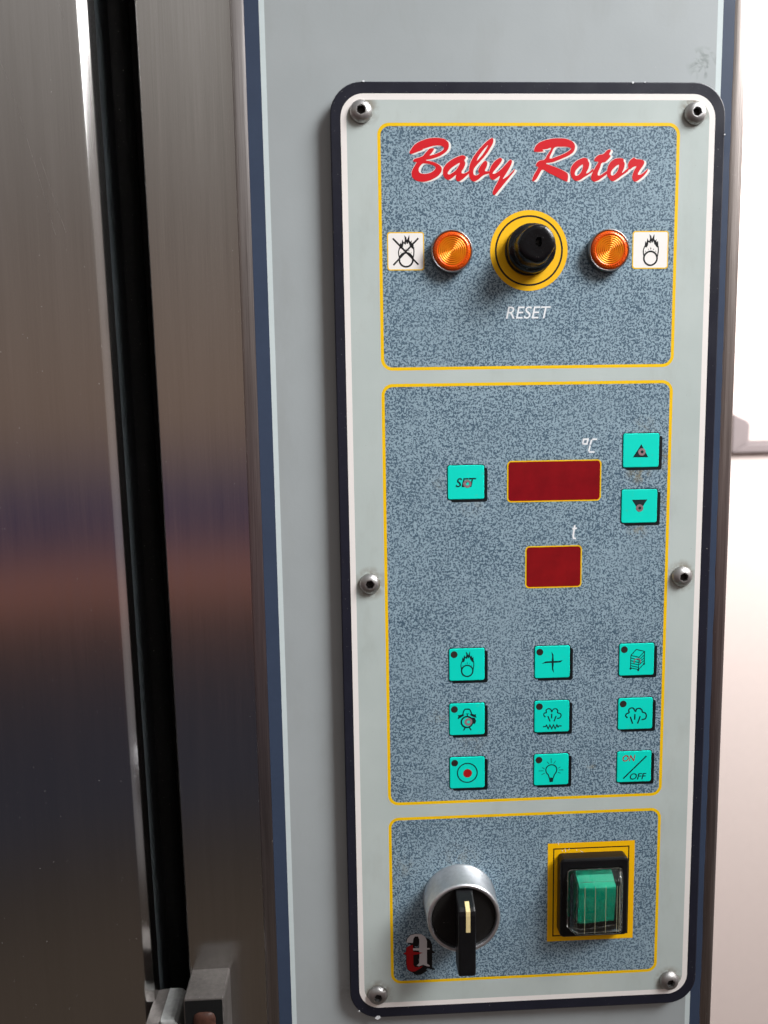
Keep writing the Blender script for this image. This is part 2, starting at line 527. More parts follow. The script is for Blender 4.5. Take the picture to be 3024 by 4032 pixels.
# folded lip left of the blue stripe, then the broad jamb
profile([(-104.55, HC - .1), (-105.6, HC + .2)] + arc(-108.6, HC - .9, 1.2, 80, 170, 5) + [(-110.0, HC - 2.0)], 'folded_lip', 'trim_steel')
profile([(-109.9, HC - 1.9), (-118, HC - 2.35), (-130, HC - 2.3)] + arc(-141.7, HC - 3.8, 1.7, 88, 180, 6) + [(-143.4, -30), (-143.4, -95)], 'jamb', 'jamb_steel', skew=-.006)
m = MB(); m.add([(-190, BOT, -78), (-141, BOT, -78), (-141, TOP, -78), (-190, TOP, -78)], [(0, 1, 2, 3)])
m.build('cavity_back', 'dark_cavity_and_shade', ov)

# ------------------------------------------------------------------ oven door
HD = -3.0
XD = -158.6
def swept(prof, name, parent, mat, origin=None):
    m = MB(); n = len(prof)
    m.add([(x, BOT, h) for x, h in prof] + [(x, TOP, h) for x, h in prof], [(i, i + 1, n + i + 1, n + i) for i in range(n - 1)], True)
    return m.build(name, mat, parent, origin)
dr = swept([(-420, HD), (-300, HD), (-175, HD), (XD - 5.0, HD)] + arc(XD - 4.0, HD - 1.9, 1.9, 86, 48, 4) + arc(XD - 1.9, HD - 4.1, 1.9, 40, 0, 4) + [(XD, HD - 11)], 'door', ov, 'door_steel', (-160, 0, -6))
dr['label'] = 'brushed steel door with rounded edge left of the dark gap'
m = MB()      # long hairline scratches
for pl in ([(8, 265), (70, 400), (130, 590), (230, 930), (300, 1180)], [(225, 790), (262, 900), (320, 1075), (352, 1165)], [(330, 20), (345, 60), (352, 95)]):
    q_ = [plate_mm(p[0] / 1.2762, p[1] / 1.2762) for p in pl]
    m.ribbon([(CAM_X + (p[0] - CAM_X) * 1.01, CAM_Y + (p[1] - CAM_Y) * 1.01) for p in smooth_open(q_, 4)], .07, HD + .02)
m.build('scratch', 'scratch', dr)
swept([(XD - .2, HD - 10.8), (XD - .35, HD - 30)], 'door_side', dr, 'door_return')
swept([(XD - .4, HD - 30)] + arc(XD - 1.0, HD - 38, 7.0, 70, -80, 8) + [(XD - 2, HD - 60)], 'door_gasket', dr, 'gasket_black')
dr.rotation_euler = (0, math.radians(-.62), 0)

# ------------------------------------------------------------------ latch parts low in the gap
la = thing('latch_strike', 'worn steel latch block with rusty roller on the oven jamb', 'latch', (-133, -190, -8))
m = MB()
m.slab([(-141.2, -215), (-125.0, -215), (-125.0, -167.6), (-125.6, -166.8), (-140.6, -166.8), (-141.2, -167.6)], -7.4, 9.6, .6)
m.build('block', 'worn_steel', la)
m = MB(); m.sheet(rrect(-133.1, -192, 15.0, 48.6, .6), 9.72); m.build('slot_shade', 'dark_cavity_and_shade', la)  # flat dark sheet painting the shade on the block front around the roller
m = MB(); vs = []; seg = 20
for q, (yy, rr) in enumerate(((-172.6, 0.4), (-172.9, 3.0), (-173.8, 4.3), (-175.5, 4.8), (-215, 4.8))):
    for i in range(seg):
        a_ = 2 * PI * i / seg; vs.append((-133.0 + rr * math.cos(a_), yy, 8.8 + rr * .55 * math.sin(a_)))
m.add(vs, [(q * seg + i, q * seg + (i + 1) % seg, (q + 1) * seg + (i + 1) % seg, (q + 1) * seg + i) for q in range(4) for i in range(seg)], True)
m.build('roller', 'rusty_brown', la)
lh = thing('latch_hook', 'pale cast metal latch hook at the door edge, at the bottom of the gap', 'latch', (-150, -200, -6))
m = MB(); m.slab([(-157.4, -215), (-151.9, -215), (-151.9, -178.7), (-157.4, -179.3)], -12, 7.5, .5); m.build('bracket', 'worn_steel', lh)
m = MB(); m.slab([(-151.7, -215), (-144.6, -215), (-144.6, -182.2), (-145.0, -180.2), (-146.2, -179.0), (-148, -178.6), (-151.7, -178.5)], -12, 6.8, .9); m.build('hook', 'cast_zinc', lh)

# ------------------------------------------------------------------ control panel plate
cp = thing('control_panel', 'tall pale control plate with black rim, speckled blue fields and teal keys', 'control panel', (0, -187, HC))
# plate body, its rim a little chipped
rim = rrect(0, -.4, 148.2, 374.2, 12.0, 10)
m = MB(); m.slab(rim, HC + .02, -.18, .5); m.build('plate', 'black_plate', cp)
WB = rrect(-.05, -.2, 140.3, 365.2, 8.6, 10); GB = rrect(-.05, -.2, 135.9, 360.8, 6.6, 10)
m = MB(); m.sheet(WB, -.10, [GB]); m.build('white_border', 'white_print', cp)
FIELDS = [(82.2, 172.2), (-93.0, 77.2), (-172.2, -98.35)]
outer = [rrect(0, (a + b) / 2, 113.6, b - a, 4.4, 10) for a, b in FIELDS]
inner = [rrect(0, (a + b) / 2, 111.2, b - a - 2.4, 3.2, 10) for a, b in FIELDS]
m = MB(); m.sheet(GB, -.10, outer); m.build('face', 'plate', cp)
for o_, i_ in zip(outer, inner):
    m = MB(); m.sheet(o_, -.10, [i_]); m.build('yellow_border', 'yellow_print', cp)
    m = MB(); m.sheet(i_, -.10); m.build('speckled_field', 'speckle', cp)

# chips of paint and crumbs on the rim
m = MB()
for (x_, y_, r_) in ((-61.5, 186.6, .6), (38.5, 186.4, .55), (43, 186.5, .3), (-62.5, -187.2, 1.3), (-70.5, -184, .5), (73.9, 168, .35)):
    p_ = [(x_ + r_ * random.uniform(.6, 1.2) * math.cos(a * PI / 3.5), y_ + r_ * .7 * random.uniform(.6, 1.2) * math.sin(a * PI / 3.5)) for a in range(7)]
    m.slab(p_, -.3, .05)
m.build('chip', 'pale_print', cp)['kind'] = 'stuff'

# screws
def screw(x, y, tilt):
    m = MB()
    prof = [(4.15, -.1), (4.15, .35), (3.95, .9), (3.4, 1.65), (2.7, 2.15), (1.95, 2.35)]
    m.lathe(x, y, prof, 36)
    # hexagonal socket: flat land, wall, bottom
    hexa = [(x + 1.8 * math.cos(PI / 3 * i + tilt), y + 1.8 * math.sin(PI / 3 * i + tilt)) for i in range(6)]
    m.sheet(circle(x, y, 1.95, 36), 2.35, [hexa])
    m.add([(p[0], p[1], 2.35) for p in hexa] + [(x + (p[0] - x) * .93, y + (p[1] - y) * .93, .9) for p in hexa], [(i, 6 + i, 6 + (i + 1) % 6, (i + 1) % 6) for i in range(6)])
    ob = m.build('screw', 'screw_steel', cp, (x, y, 0))
    m = MB(); m.sheet([(x + (p[0] - x) * .95, y + (p[1] - y) * .95) for p in hexa], .92); m.build('hex_socket', 'socket_dark', ob)
for i, (x_, y_) in enumerate(((-62.6, 176.0), (62.2, 175.4), (-62.6, -.4), (62.5, -.6), (-62.4, -176.6), (62.2, -176.4))): screw(x_, y_, .4 + .37 * i)

# ---- script lettering, traced as outlines
def zpx(ox_, oy_, sc):
    """outline coordinates measured on an enlargement -> panel mm by the plate's own scale"""
    def f(p): return plate_mm(ox_ + p[0] / sc, oy_ + p[1] / sc)
    return f


BABY = zpx(1580, 500, 3.318); ROTOR = zpx(2060, 500, 3.072)
LET = [
 (BABY, [(108,332),(135,280),(180,225),(260,180),(360,148),(470,140),(560,155),(610,195),(622,245),(605,300),(560,345),(490,385),(400,415),(320,432),(380,445),(450,468),(510,505),(530,550),(515,600),(460,655),(380,695),(290,715),(210,705),(155,670),(135,620),(145,560),(185,490),(200,462),(165,455),(155,435),(180,412),(270,385),(310,345),(360,290),(400,276),(430,282),(405,330),(370,372),(450,350),(520,318),(555,285),(545,255),(490,240),(400,250),(310,280),(278,290),(280,300),(200,328),(130,352)],
  [[(275,480),(235,530),(228,570),(245,600),(300,612),(370,600),(425,570),(448,535),(435,510),(390,490),(330,478)]]),
 (BABY, [(545,600),(550,540),(590,480),(660,425),(740,385),(800,368),(835,380),(845,405),(825,435),(838,475),(815,540),(788,585),(800,608),(845,598),(886,572),(886,604),(850,640),(800,685),(750,712),(720,695),(710,660),(715,625),(660,670),(610,692),(570,665),(548,630)],
  [[(768,468),(720,490),(650,540),(610,590),(610,615),(640,615),(700,575),(740,525)]]),
 (BABY, [(1185,142),(1120,185),(1040,265),(970,350),(915,440),(890,520),(884,600),(892,650),(915,695),(950,712),(1000,690),(1060,640),(1100,620),(1146,605),(1146,578),(1110,578),(1092,568),(1110,530),(1125,480),(1115,445),(1085,445),(1045,490),(1015,540),(1005,580),(1020,605),(990,628),(955,628),(942,600),(945,560),(975,510),(1030,450),(1100,370),(1160,280),(1197,210),(1203,165)],
  [[(1135,235),(1080,290),(1020,370),(985,440),(1030,400),(1090,320)]]),
 (BABY, [(1290,402),(1318,425),(1300,465),(1250,530),(1200,590),(1200,612),(1240,600),(1310,545),(1370,480),(1420,428),(1445,440),(1440,480),(1400,560),(1350,640),(1330,680),(1390,640),(1440,590),(1480,550),(1475,580),(1420,650),(1350,735),(1280,820),(1225,888),(1200,880),(1195,845),(1220,790),(1260,715),(1290,640),(1250,665),(1205,692),(1165,670),(1148,620),(1152,570),(1180,500),(1230,440)], []),
 (ROTOR, [(130,285),(150,230),(200,185),(290,152),(400,135),(510,140),(590,170),(625,215),(625,260),(600,310),(540,350),(450,390),(360,425),(275,440),(340,465),(430,500),(510,540),(540,570),(542,620),(530,660),(480,640),(400,600),(310,555),(235,515),(200,560),(160,630),(125,657),(108,640),(130,580),(180,490),(155,470),(165,435),(200,405),(255,395),(290,340),(340,255),(290,265),(235,275),(250,292),(190,302),(145,300)],
  [[(385,245),(350,300),(320,382),(400,360),(500,320),(570,275),(575,255),(540,242),(460,238)]]),
 (ROTOR, [(740,372),(780,385),(785,410),(800,440),(790,500),(760,560),(800,545),(846,502),(846,535),(800,570),(740,605),(690,640),(640,652),(595,620),(572,560),(580,490),(620,430),(680,390)],
  [[(722,455),(680,480),(635,530),(625,575),(650,590),(690,560),(715,510)]]),
 (ROTOR, [(1045,268),(1062,285),(1040,330),(1058,345),(1040,380),(990,425),(950,435),(930,490),(905,550),(905,585),(940,580),(990,545),(1012,535),(1010,570),(960,610),(900,650),(850,658),(822,625),(830,570),(870,490),(905,430),(900,420),(860,410),(870,375),(910,340),(970,325),(1005,290)], []),
 (ROTOR, [(1180,375),(1215,390),(1215,410),(1228,440),(1220,500),(1195,555),(1240,520),(1280,484),(1280,515),(1250,550),(1190,590),(1130,635),(1080,655),(1040,625),(1012,570),(1022,490),(1055,425),(1110,385)],
  [[(1158,455),(1110,485),(1070,530),(1060,570),(1080,588),(1120,560),(1150,510)]]),
 (ROTOR, [(1345,368),(1362,385),(1440,395),(1465,420),(1455,460),(1420,510),(1390,560),(1395,580),(1430,570),(1480,530),(1505,505),(1505,530),(1460,590),(1400,640),(1355,662),(1325,635),(1320,590),(1340,530),(1370,475),(1330,485),(1290,515),(1270,490),(1268,450),(1290,405),(1320,380)], []),
]
for i, (f, out_, holes) in enumerate(LET):
    o_ = smooth_loop([f(p) for p in out_], 3); hs = [smooth_loop([f(p) for p in h_], 3) for h_ in holes]
    m = MB(); m.sheet(o_, -.02 + .008 * (i % 2), hs); lt = m.build('letter', 'red_print', cp)
    m = MB()
    for q, (dx, dy) in enumerate(((.85, -.28), (.55, -.18), (.3, -.1), (-.12, .12))):
        m.sheet([(p[0] + dx, p[1] + dy) for p in o_], -.085 + .004 * (i % 2) + .009 * q, [[(p[0] + dx, p[1] + dy) for p in h_] for h_ in hs])
    m.build('letter_shadow', 'white_print', lt)

# RESET
m = MB(); m.add(*text_mesh('RESET', -8.85, 8.45, 101.1, 105.7, -.04, .22, .002)); m.build('reset_lettering', 'pale_print', cp)
# degree C in seven-segment strokes, t
f = zpx(1720, 1680, 1.8033)
m = MB()
for pl in ([(1036,122),(1042,90),(1074,88),(1066,122),(1036,122)], [(1138,89),(1104,89)], [(1100,92),(1089,128)], [(1088,134),(1079,176)], [(1082,180),(1120,180)]):
    m.ribbon([f(p) for p in pl], .66, -.04)
m.build('degree_lettering', 'pale_print', cp)
m = MB()
for pl in ([(980,700),(968,776),(972,792),(988,794)], [(962,724),(994,722)]):
    m.ribbon([f(p) for p in pl], .72, -.04 + .006 * (len(pl) == 2))
m.build('time_lettering', 'pale_print', cp)

# displays
for (x_, y_, w_, h_) in ((10.45, 38.75, 37.3, 16.3), (10.5, 4.55, 22.7, 17.0)):
    m = MB(); o_ = rrect(x_, y_, w_, h_, 1.7); i_ = rrect(x_, y_, w_ - .95, h_ - .95, 1.3)
    m.sheet(i_, -.035); d_ = m.build('display_window', 'display', cp, (x_, y_, 0))
    m = MB(); m.sheet(o_, -.03, [i_]); m.build('yellow_outline', 'yellow_print', d_)

# flame pictogram in photo-enlargement units, circle centre (0,0), circle radius 107
FL = [(1085,470),(1078,430),(1085,378),(1102,405),(1112,370),(1118,333),(1135,370),(1150,378),(1160,340),(1150,270),(1180,300),(1190,340),(1200,330),(1228,268),(1232,310),(1228,345),(1245,370),(1268,345),(1265,380),(1270,395),(1292,375),(1297,430),(1290,482),(1270,470),(1255,455),(1250,440),(1235,430),(1225,400),(1215,375),(1205,400),(1190,405),(1180,375),(1170,415),(1150,400),(1135,395),(1130,440),(1110,475)]
def flame(m, cx, cy, s, h, lw=1.0):
    g_ = lambda p: (cx + (p[0] - 1175) * s, cy - (p[1] - 645) * s)
    m.sheet([g_(p) for p in FL], h)
    m.ribbon(circle(cx, cy, 107 * s, 40), 23 * s * lw, h + .004, True)
    m.ribbon([g_(p) for p in smooth_open([(1082,450),(1062,500),(1057,545),(1066,600),(1072,640)])], 15 * s * lw, h + .008)
    m.ribbon([g_(p) for p in smooth_open([(1294,450),(1300,500),(1298,550),(1290,600),(1282,640)])], 15 * s * lw, h + .008)
    for (x_, y_, q) in ((1176,468,1),(1139,493,.6),(1220,492,.6),(1093,522,.55),(1258,524,.55)):
        m.sheet([g_(p) for p in ((x_, y_), (x_ + 11 * q, y_ + 38 * q), (x_ - 11 * q, y_ + 38 * q))], h)

for (x_, y_, crossed) in ((-46.8, 126.3, True), (46.55, 126.2, False)):
    o_ = rrect(x_, y_, 13.9, 13.95, 1.0); i_ = rrect(x_, y_, 13.1, 13.15, .75)
    m = MB(); m.sheet(i_, -.05); pl = m.build('pictogram_tile', 'sticker_white', cp, (x_, y_, 0))
    m = MB(); m.sheet(o_, -.055, [i_]); m.build('yellow_outline', 'yellow_print', pl)
    m = MB(); flame(m, x_ + .1, y_ - 3.1, .0238, -.03, 1.15); m.build('flame_symbol', 'black_print', pl)
    if crossed:
        m = MB(); m.ribbon([(x_ - 4.8, y_ + 4.7), (x_ + 4.75, y_ - 4.9)], .62, -.012); m.ribbon([(x_ + 4.8, y_ + 4.75), (x_ - 4.7, y_ - 5.0)], .62, -.008)
        m.build('cross_mark', 'black_print', pl)

# yellow disc and ring printed round the reset button
m = MB(); m.sheet(circle(-.1, 126.2, 14.8, 64), -.05, [circle(-.1, 126.2, 12.98, 64)])
m.sheet(circle(-.1, 126.2, 12.3, 64), -.05); yd = m.build('yellow_disc', 'amber_yellow', cp, (-.1, 126.2, 0))
m = MB(); m.sheet(circle(-.1, 126.2, 12.98, 64), -.045, [circle(-.1, 126.2, 12.3, 64)]); m.build('black_ring', 'black_print', yd)
# yellow square round the rocker
yc = (27.67, -134.2)
m = MB(); m.sheet(rrect(*yc, 36.7, 43.9, 0), -.05); ys = m.build('yellow_square', 'amber_yellow', cp, (*yc, 0))
m = MB(); m.sheet(rrect(*yc, 32.2, 39.4, 0), -.035, [rrect(*yc, 31.2, 38.4, 0)]); m.build('black_outline', 'black_print', ys)
m = MB(); fz = zpx(2120, 3300, 3.95)
for pl in ([(415,160),(424,215)], [(655,200),(690,218),(725,245)], [(482,160),(470,192)], [(592,178),(602,196)], [(300,60),(318,105)], [(365,185),(380,205)]):
    m.ribbon([fz(p) for p in pl], .22, -.02)
m.build('scratch', 'pale_print', ys)

# ---- keys
KW, KH = 14.35, 13.3
key_me = {}
def key(x, y, label, led=True):
    m = MB(); m.slab(rrect(x, y, KW, KH, .85, 5), -.08, .18, .24)
    ob = m.build('key', 'teal', cp, (x, y, 0)); ob['label'] = label
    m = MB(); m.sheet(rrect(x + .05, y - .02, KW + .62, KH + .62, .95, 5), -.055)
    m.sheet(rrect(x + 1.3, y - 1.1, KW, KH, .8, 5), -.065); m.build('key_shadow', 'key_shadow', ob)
    if led:
        m = MB(); m.sheet(circle(x - KW / 2 + 2.05, y + KH / 2 - 2.4, 1.4, 24), .20); m.build('indicator', 'led_dark', ob)
    return ob
HS = .205     # symbol height
def sym(ob, fn, mat='key_ink', name='symbol'):
    m = MB(); fn(m); return m.build(name, mat, ob)
def kmap(x, y, face):
    cx_, cy_ = (face[0] + face[2]) / 2, (face[1] + face[3]) / 2
    sx_, sy_ = KW / (face[2] - face[0]), KH / (face[3] - face[1])
    return lambda p: (x + (p[0] - cx_) * sx_, y - (p[1] - cy_) * sy_)
X = (-24.3, 10.35, 44.85); Y = (-34.4, -57.2, -79.9)

def worn(ob, p, r, h=HS + .012, dot=True):
    m = MB(); m.sheet(circle(*p, r, 20), h, [circle(p[0] + .1, p[1], r * .42, 12)] if dot else []); m.build('worn_spot', 'key_worn', ob)

ko = key(-24.4, 38.9, 'teal key marked SET with a worn ring in the middle', False); fm = kmap(-24.4, 38.9, (80, 278, 332, 512))
a_ = fm((135, 428)); b_ = fm((277, 365)); m = MB(); m.add(*text_mesh('SET', a_[0], b_[0], a_[1], b_[1], HS)); m.build('symbol', 'key_ink', ko); worn(ko, fm((215, 405)), 1.6)
ko = key(44.7, 50.1, 'teal key with upward triangle', False); fm = kmap(44.7, 50.1, (1325, 50, 1578, 285))
sym(ko, lambda m: m.sheet([fm(p) for p in ((1395, 215), (1502, 215), (1452, 125))], HS)); worn(ko, fm((1457, 178)), 1.45)
ko = key(44.5, 28.1, 'teal key with downward triangle', False); fm = kmap(44.5, 28.1, (1315, 450, 1565, 680))
sym(ko, lambda m: m.sheet([fm(p) for p in ((1440, 604), (1495, 520), (1388, 520))], HS)); worn(ko, fm((1442, 578)), 1.5)

ko = key(X[0], Y[0], 'teal key with flame symbol'); fm = kmap(X[0], Y[0], (88, 92, 492, 462))
sym(ko, lambda m: flame(m, *fm((294, 350)), .0214, HS, 1.1))
ko = key(X[1], Y[0], 'teal key with four-bladed fan symbol'); fm2 = kmap(X[1], Y[0], (1078, 72, 1482, 438))
def fan(m):
    for pl in ([(1270,138),(1292,172),(1297,243),(1273,243),(1278,190)], [(1402,238),(1372,262),(1297,266),(1297,244),(1350,244)], [(1300,380),(1278,345),(1273,266),(1297,266),(1292,320)], [(1158,272),(1200,247),(1273,243),(1273,266),(1220,264)], [(1273,243),(1297,243),(1297,266),(1273,266)]):
        m.sheet([fm2(p) for p in pl], HS)
sym(ko, fan)
ko = key(X[2], Y[0], 'teal key with tray trolley symbol'); fm3 = kmap(X[2], Y[0], (208, 133, 695, 575))
def trolley(m):
    i = 0
    for pl in ([(370,295),(445,215),(560,245),(485,325),(370,295)], [(370,295),(368,475)], [(485,325),(480,500)], [(559,245),(560,415)],
               [(370,332),(485,362)], [(370,367),(484,397)], [(369,402),(483,430)], [(369,436),(482,463)], [(368,466),(480,494)],
               [(485,362),(560,292)], [(484,397),(560,330)], [(483,430),(560,368)], [(480,494),(560,415)]):
        m.ribbon([fm3(p) for p in pl], .32, HS + .002 * i); i += 1
    for p in ((370, 478), (478, 502), (555, 418)): m.sheet(circle(*fm3(p), .42, 12), HS + .03)
sym(ko, trolley)
m = MB(); m.ribbon([fm3((462 + 44 * math.cos(t * .28), 382 - 38 * math.sin(t * .28))) for t in range(-2, 14)], .4, HS + .04); m.build('worn_spot', 'key_worn', ko)

ko = key(X[0], Y[1], 'teal key with worn alarm clock symbol'); fm4 = kmap(X[0], Y[1], (97, 725, 497, 1092))
def alarm(m):
    m.ribbon([fm4(p) for p in smooth_open([(250,862),(254,830),(270,798),(298,792),(327,798),(343,830),(350,862)])], .5, HS)
    m.sheet([fm4(p) for p in ((190,905),(200,872),(193,856),(216,860),(246,848),(270,858),(240,880))], HS + .004)
    m.sheet([fm4(p) for p in ((405,895),(396,866),(402,850),(380,858),(350,846),(328,856),(355,878))], HS + .004)
    m.ribbon([fm4(p) for p in ((284,846),(318,846))], .28, HS); m.ribbon([fm4(p) for p in ((301,850),(301,876))], .4, HS + .002)
    m.ribbon(circle(*fm4((296, 941)), 2.3, 32), .62, HS + .008, True)
    m.sheet([fm4(p) for p in ((352,890),(385,895),(400,930),(388,965),(362,962),(368,925))], HS + .004)
    m.ribbon([fm4(p) for p in ((278,1002),(258,1038))], .5, HS + .003); m.ribbon([fm4(p) for p in ((322,1002),(343,1038))], .5, HS + .003)
sym(ko, alarm); worn(ko, fm4((312, 940)), 1.62, HS + .03)
ko = key(X[1], Y[1], 'teal key with steam cloud above a zigzag line'); fm5 = kmap(X[1], Y[1], (1080, 705, 1478, 1065))
def cloud(m, fm_, path, rays, wd):
    m.ribbon([fm_(p) for p in smooth_open(path, 4)], wd, HS)
    for r_ in rays: m.ribbon([fm_(p) for p in r_], wd * 1.05, HS + .004)
def steam_heat(m):
    cloud(m, fm5, [(1207,890),(1188,870),(1194,845),(1218,840),(1214,812),(1240,795),(1266,805),(1280,832),(1294,806),(1325,798),(1346,820),(1345,845),(1375,855),(1385,880),(1370,905),(1340,910)], ([(1234,880),(1260,942)], [(1278,855),(1278,907)], [(1330,880),(1305,942)]), .46)
    m.ribbon([fm5(p) for p in ((1180,1000),(1208,1000),(1220,984),(1240,1026),(1258,984),(1280,1026),(1300,984),(1320,1026),(1338,984),(1352,1010),(1362,997),(1392,998))], .44, HS)
sym(ko, steam_heat)
ko = key(X[2], Y[1], 'teal key with large steam cloud symbol'); fm6 = kmap(X[2], Y[1], (195, 893, 685, 1325))
sym(ko, lambda m: cloud(m, fm6, [(332,1165),(303,1135),(320,1105),(352,1092),(345,1055),(375,1030),(410,1035),(440,1078),(455,1047),(495,1038),(530,1060),(540,1090),(580,1105),(597,1145),(580,1185),(530,1195)], ([(370,1150),(405,1247)], [(435,1115),(433,1192)], [(510,1145),(475,1247)]), .54))
ko = key(X[0], Y[2], 'teal key with red dot inside a ring'); fm7 = kmap(X[0], Y[2], (100, 1360, 498, 1715))
sym(ko, lambda m: m.ribbon(circle(*fm7((300, 1540)), 4.05, 40), .46, HS, True)); sym(ko, lambda m: m.sheet(circle(*fm7((303, 1545)), 1.8, 28), HS), 'dark_red_print', 'red_dot')
ko = key(X[1], Y[2], 'teal key with shining light bulb symbol'); fm8 = kmap(X[1], Y[2], (1080, 1330, 1478, 1685))
def bulb(m):
    m.ribbon([fm8(p) for p in smooth_open([(1256,1602),(1247,1570),(1224,1540),(1218,1500),(1240,1465),(1280,1452),(1322,1465),(1342,1500),(1337,1535),(1315,1570),(1305,1602)])], .44, HS)
    m.sheet([fm8(p) for p in ((1252,1600),(1262,1650),(1298,1650),(1308,1600))], HS + .004)
sym(ko, bulb)
sym(ko, lambda m: [m.ribbon([fm8(p) for p in r_], .27, HS) for r_ in ([(1278,1378),(1278,1432)], [(1229,1414),(1253,1442)], [(1328,1408),(1307,1440)], [(1135,1518),(1190,1518)], [(1173,1480),(1202,1496)], [(1168,1562),(1206,1545)], [(1358,1496),(1384,1480)], [(1365,1515),(1420,1515)], [(1355,1540),(1386,1553)])], 'key_ink_fine', 'rays')
ko = key(X[2], Y[2], 'teal key marked ON OFF with a slash', False); fm9 = kmap(X[2], Y[2], (185, 1640, 660, 2065))
sym(ko, lambda m: m.ribbon([fm9(p) for p in ((275, 2012), (590, 1712))], .55, HS), 'key_ink', 'slash')
a_ = fm9((260, 1778)); b_ = fm9((437, 1690)); m = MB(); m.add(*text_mesh('ON', a_[0], b_[0], a_[1], b_[1], HS, .2)); m.build('on_lettering', 'dark_red_print', ko)
a_ = fm9((366, 2032)); b_ = fm9((595, 1945)); m = MB(); m.add(*text_mesh('OFF', a_[0], b_[0], a_[1], b_[1], HS + .004, .2)); m.build('off_lettering', 'key_ink', ko)

# ---- maker's mark low on the left
f = zpx(1560, 3350, 3.318)
LA = [(133,1200),(145,1150),(185,1105),(250,1088),(330,1092),(380,1125),(402,1180),(402,1272),(438,1272),(438,1290),(402,1292),(402,1475),(437,1498),(437,1515),(400,1508),(350,1490),(300,1510),(268,1500),(300,1470),(305,1350),(300,1305),(190,1300),(190,1275),(300,1272),(302,1160),(285,1120),(245,1120),(225,1150),(218,1205)]
LT = [(218,1230),(170,1242),(135,1265),(132,1320),(92,1345),(135,1360),(135,1480),(150,1550),(195,1580),(250,1575),(320,1535),(350,1505),(300,1520),(245,1520),(224,1490),(222,1362),(300,1350),(350,1332),(222,1320)]
m = MB()
for q in range(6):
    dx, dy = .65 * q + .3, -.32 * q - .15
    for i, pl in enumerate((LA, LT)):
        m.sheet([(f(p)[0] + dx * .62, f(p)[1] + dy) for p in pl], -.09 + .003 * q + .0015 * i)
m.sheet([(p[0] - .25, p[1] + .2) for p in map(f, LA)], -.071); m.sheet([(p[0] - .2, p[1] - .1) for p in map(f, LT)], -.069)
lg = m.build('logo', 'black_print', cp)
m = MB(); m.sheet([f(p) for p in LA], -.05); m.build('letter', 'logo_grey', lg)
m = MB(); m.sheet([f(p) for p in LT], -.04); m.build('letter', 'dark_red_print', lg)

# ------------------------------------------------------------------ indicator lamps
def lamp(x, y, label):
    t = thing('indicator_lamp', label, 'lamp', (x, y, 0), 'amber indicator lamps')
    m = MB(); m.lathe(x, y, [(7.75, -.1), (7.75, 2.9), (7.62, 3.2), (7.4, 3.25), (7.2, 3.1), (7.15, .3)], 56); m.build('bezel', 'bezel_chrome', t)
    m = MB(); m.lathe(x, y, [(7.1, .25), (0, .25)], 40); m.build('reflector', 'amber_deep', t)
    # lens: sloping shoulder, then concentric prism rings
    m = MB(); m.lathe(x, y, [(7.14, 1.2), (7.12, 2.8), (6.8, 3.35), (6.1, 3.7), (5.35, 3.82), (5.2, 3.6)], 64); ln = m.build('lens', 'amber_deep', t)
    prof = []; r = 5.25
    while r > .5:          # prism rings
        prof += [(r, 3.62), (r - .16, 3.86), (r - .36, 3.92), (r - .58, 3.78), (r - .72, 3.62)]; r -= .76
    prof += [(.3, 3.55), (0, 3.5)]
    m = MB(); m.lathe(x, y, prof, 64, True); m.build('prism_rings', 'amber', ln)
    m = MB()
    for rr, cnt in ((6.35, 44), (5.75, 40)):
        for i in range(cnt):
            a = 2 * PI * i / cnt + (.07 if rr < 6 else 0); cx_, cy_ = x + rr * math.cos(a), y + rr * math.sin(a); s_ = .30; hh = 3.52 if rr > 6 else 3.78
            m.add([(cx_ - s_, cy_ - s_, hh - .1), (cx_ + s_, cy_ - s_, hh - .1), (cx_ + s_, cy_ + s_, hh - .1), (cx_ - s_, cy_ + s_, hh - .1), (cx_, cy_, hh + .22)], [(0, 1, 4), (1, 2, 4), (2, 3, 4), (3, 0, 4)])
    kn = m.build('knurl', 'amber_deep', ln); kn['kind'] = 'stuff'
lamp(-29.75, 125.65, 'amber ribbed indicator lamp beside the crossed-out flame tile')
lamp(29.7, 125.6, 'amber ribbed indicator lamp beside the plain flame tile')

# ------------------------------------------------------------------ reset button
rb = thing('reset_button', 'scuffed black reset button cap on the yellow disc', 'button', (-.1, 126.2, 0))
m = MB(); m.lathe(-.1, 126.2, [(9.25, -.1), (9.25, 1.0), (9.0, 1.3), (8.6, 1.35)], 56); m.build('collar', 'black_plastic', rb)
random.seed(3)
m = MB(); seg = 56
PR = [(8.75, 1.2), (9.0, 2.2), (9.05, 4.6), (8.9, 5.4), (8.3, 6.2), (7.6, 6.8), (7.35, 7.6), (7.2, 9.5), (7.0, 11.6), (6.7, 12.5), (6.1, 13.0), (4.6, 13.05), (2.9, 13.0)]
vs = []
for i in range(seg):
    a = 2 * PI * i / seg
    for j, (r, h) in enumerate(PR):
        wob = 1 + (.018 * math.sin(5 * a + j) + .012 * math.sin(11 * a + 2.3 * j)) * (1 if 3 < j < 10 else .3)
        bite = 0
        if 4 <= j <= 9: bite = -.55 * max(0, math.cos(a - 2.35)) ** 6 + -.5 * max(0, math.cos(a + .55)) ** 8   # worn flanks
        vs.append((-.1 + (r * wob + bite) * math.cos(a), 126.2 + (r * wob + bite) * math.sin(a), h))
n = len(PR)
m.add(vs, [(i * n + q, ((i + 1) % seg) * n + q, ((i + 1) % seg) * n + q + 1, i * n + q + 1) for i in range(seg) for q in range(n - 1)], True)
m.build('cap', 'scuffed_plastic', rb)
